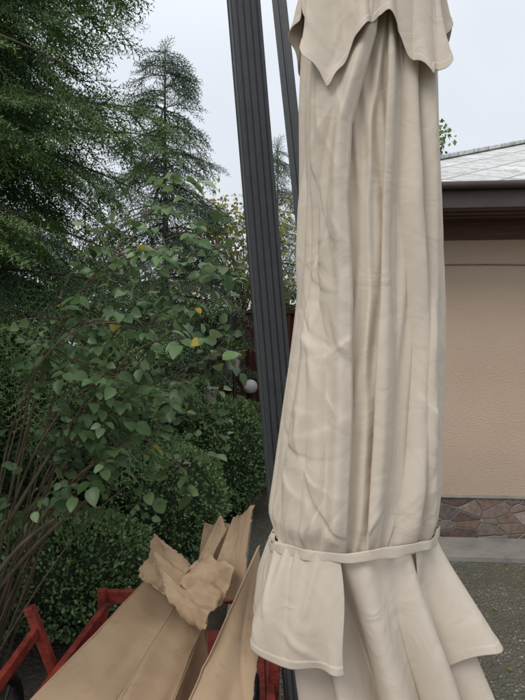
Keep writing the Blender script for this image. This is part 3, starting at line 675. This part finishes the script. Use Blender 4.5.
# ---------------- cardboard
def gridsheet(q,n):
    q=[np.array(p,float) for p in q];u=np.linspace(0,1,n);Ug,Vg=np.meshgrid(u,u)
    P=((1-Ug)*(1-Vg))[...,None]*q[0]+(Ug*(1-Vg))[...,None]*q[1]+(Ug*Vg)[...,None]*q[2]+((1-Ug)*Vg)[...,None]*q[3]
    nn=np.cross(q[1]-q[0],q[3]-q[0]);nn/=np.linalg.norm(nn)
    i=np.arange(n-1)[:,None]*n;j=np.arange(n-1)[None,:]
    F=np.stack([i+j,i+j+1,i+n+j+1,i+n+j],-1).reshape(-1,4)
    return q,Ug,Vg,P,nn,F
def board(name,q,mat,parent,th=.004,sub=40,warp=.006,seed=0,edge=0,dent=.0025,ncr=7):
    q,Ug,Vg,P,n,F=gridsheet(q,sub);rg=np.random.default_rng(seed);ph=rg.uniform(0,6,4)
    h=(np.sin(3*Ug+ph[0])*np.sin(2.5*Vg+ph[1])+.4*np.sin(8*Ug+5*Vg+ph[2]))*warp
    for k in range(ncr):
        a=rg.uniform(0,6.28);x=Ug*math.cos(a)+Vg*math.sin(a)-rg.uniform(0,.8);y=-Ug*math.sin(a)+Vg*math.cos(a)-rg.uniform(-.5,.8)
        h-=dent*np.exp(-np.abs(x)/.025)*2*np.exp(-(y/.35)**2)
    for k in range(3):
        h-=dent*2.5*np.exp(-((Ug-rg.random())**2+(Vg-rg.random())**2)/.012)
    P=P+h[...,None]*n
    if edge:
        e=np.cumsum(rg.normal(0,edge,sub));e-=e.mean();P[-1]+=np.outer(e,(q[3]-q[0])/np.linalg.norm(q[3]-q[0]))
        e=np.cumsum(rg.normal(0,edge,sub));e-=e.mean();P[:,-1]+=np.outer(e,(q[1]-q[0])/np.linalg.norm(q[1]-q[0]))
    o=mesh_np(name,P.reshape(-1,3),F,mat,parent,smooth=False)
    m=o.modifiers.new('s','SOLIDIFY');m.thickness=th;m.offset=0
    return o
B=empty('cardboard_box',(0,0,0))
A_=np.array([-.50,2.20,.56]);B_=np.array([-.235,2.06,.44]);C_=np.array([-.33,1.12,.45]);D_=np.array([-.72,1.12,.56])
dn=np.array([.02,.0,-.21])
mid1=A_*.42+B_*.58;mid2=C_*.58+D_*.42
board('flap_left',[D_,mid2-[.003,0,-.004],mid1-[.003,0,-.004],A_],M_card,B,seed=1)
board('flap_right',[mid2+[.003,0,.008],C_,B_,mid1+[.003,0,.016]],M_card,B,seed=2,edge=.0012)
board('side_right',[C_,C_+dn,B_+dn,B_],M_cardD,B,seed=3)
board('side_left',[D_,D_+dn,A_+dn,A_],M_card,B,seed=4)
board('end_far',[A_,A_+dn,B_+dn,B_],M_card,B,seed=5);board('end_near',[D_,D_+dn,C_+dn,C_],M_card,B,seed=6)
board('end_flap',[A_+[.01,0,.004],B_+[-.01,0,.004],B_+[.02,.10,.09],A_+[.06,.10,.10]],M_card,B,seed=16,edge=.003)
B2=empty('cardboard_sheet',(0,0,0))
board('panel',[(-.26,1.28,.50),(-.04,1.30,.50),(.00,1.90,.57),(-.015,2.0,.78)],M_card,B2,.005,40,.009,11,.0015)
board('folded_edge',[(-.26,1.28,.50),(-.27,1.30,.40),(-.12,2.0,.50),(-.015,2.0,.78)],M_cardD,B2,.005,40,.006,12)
B3=empty('cardboard_sheet',(0,0,0))
board('torn_piece',[(-.25,2.10,.50),(-.09,2.08,.52),(-.04,2.2,.86),(-.13,2.22,.82)],M_card,B3,.004,36,.010,13,.005,.003)
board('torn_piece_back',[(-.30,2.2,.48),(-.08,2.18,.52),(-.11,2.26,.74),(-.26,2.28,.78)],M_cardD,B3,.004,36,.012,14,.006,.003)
board('torn_strip',[(-.33,2.16,.55),(-.27,2.15,.55),(-.15,2.2,.78),(-.19,2.21,.82)],M_kraft,B3,.003,24,.010,17,.004,.003)
def crumple(name,q,seed,amp=.02,n=60,mat=None,roll=.0,nf=9):
    q,Ug,Vg,P,nn,F=gridsheet(q,n);rg=np.random.default_rng(seed)
    h=0*Ug
    for k in range(nf):
        a=rg.uniform(0,6.28);f=rg.uniform(.8,2.4);x=(Ug*math.cos(a)+Vg*math.sin(a))*f+rg.uniform(0,1);h+=np.abs((x%1)*2-1)/f*rg.choice([1,-1])
    h-=h.mean();h+=roll*(Ug*2-1)**2
    P=P+(h*amp*1.6)[...,None]*nn
    for r_ in (0,-1):
        P[r_]+=np.cumsum(rg.normal(0,.0016,(n,3)),0);P[:,r_]+=np.cumsum(rg.normal(0,.0016,(n,3)),0)
    E=empty(name,(0,0,0));o=mesh_np('sheet',P.reshape(-1,3),F,mat or M_kraft,E);m=o.modifiers.new('s','SOLIDIFY');m.thickness=.003
crumple('kraft_paper',[(-.38,1.98,.59),(-.20,1.84,.53),(-.16,1.96,.58),(-.45,2.14,.68)],5,.015,roll=.8,nf=6)
crumple('kraft_paper',[(-.34,2.04,.60),(-.17,1.97,.56),(-.11,2.06,.66),(-.25,2.18,.69)],9,.016,roll=-.6,nf=6)
crumple('kraft_paper',[(-.52,2.12,.60),(-.38,2.00,.57),(-.30,2.10,.64),(-.46,2.2,.74)],15,.018,mat=M_card,nf=6)

# fallen leaves
rg=np.random.default_rng(31);n=320
P=np.stack([rg.uniform(-.2,4.5,n),rg.uniform(1.6,4.0,n),np.full(n,.018)],-1)
a=rg.uniform(0,6.28,n);D=np.stack([np.cos(a),np.sin(a),rg.normal(0,.1,n)],-1)
FL=empty('fallen_leaves')
scatter('leaves',LS[0],LS[1],basis(D,np.array([0,0,1])+rg.normal(0,.15,(n,3)),rg.uniform(.015,.045,n)),P,M_aut,FL,rg.uniform(.3,1,n))
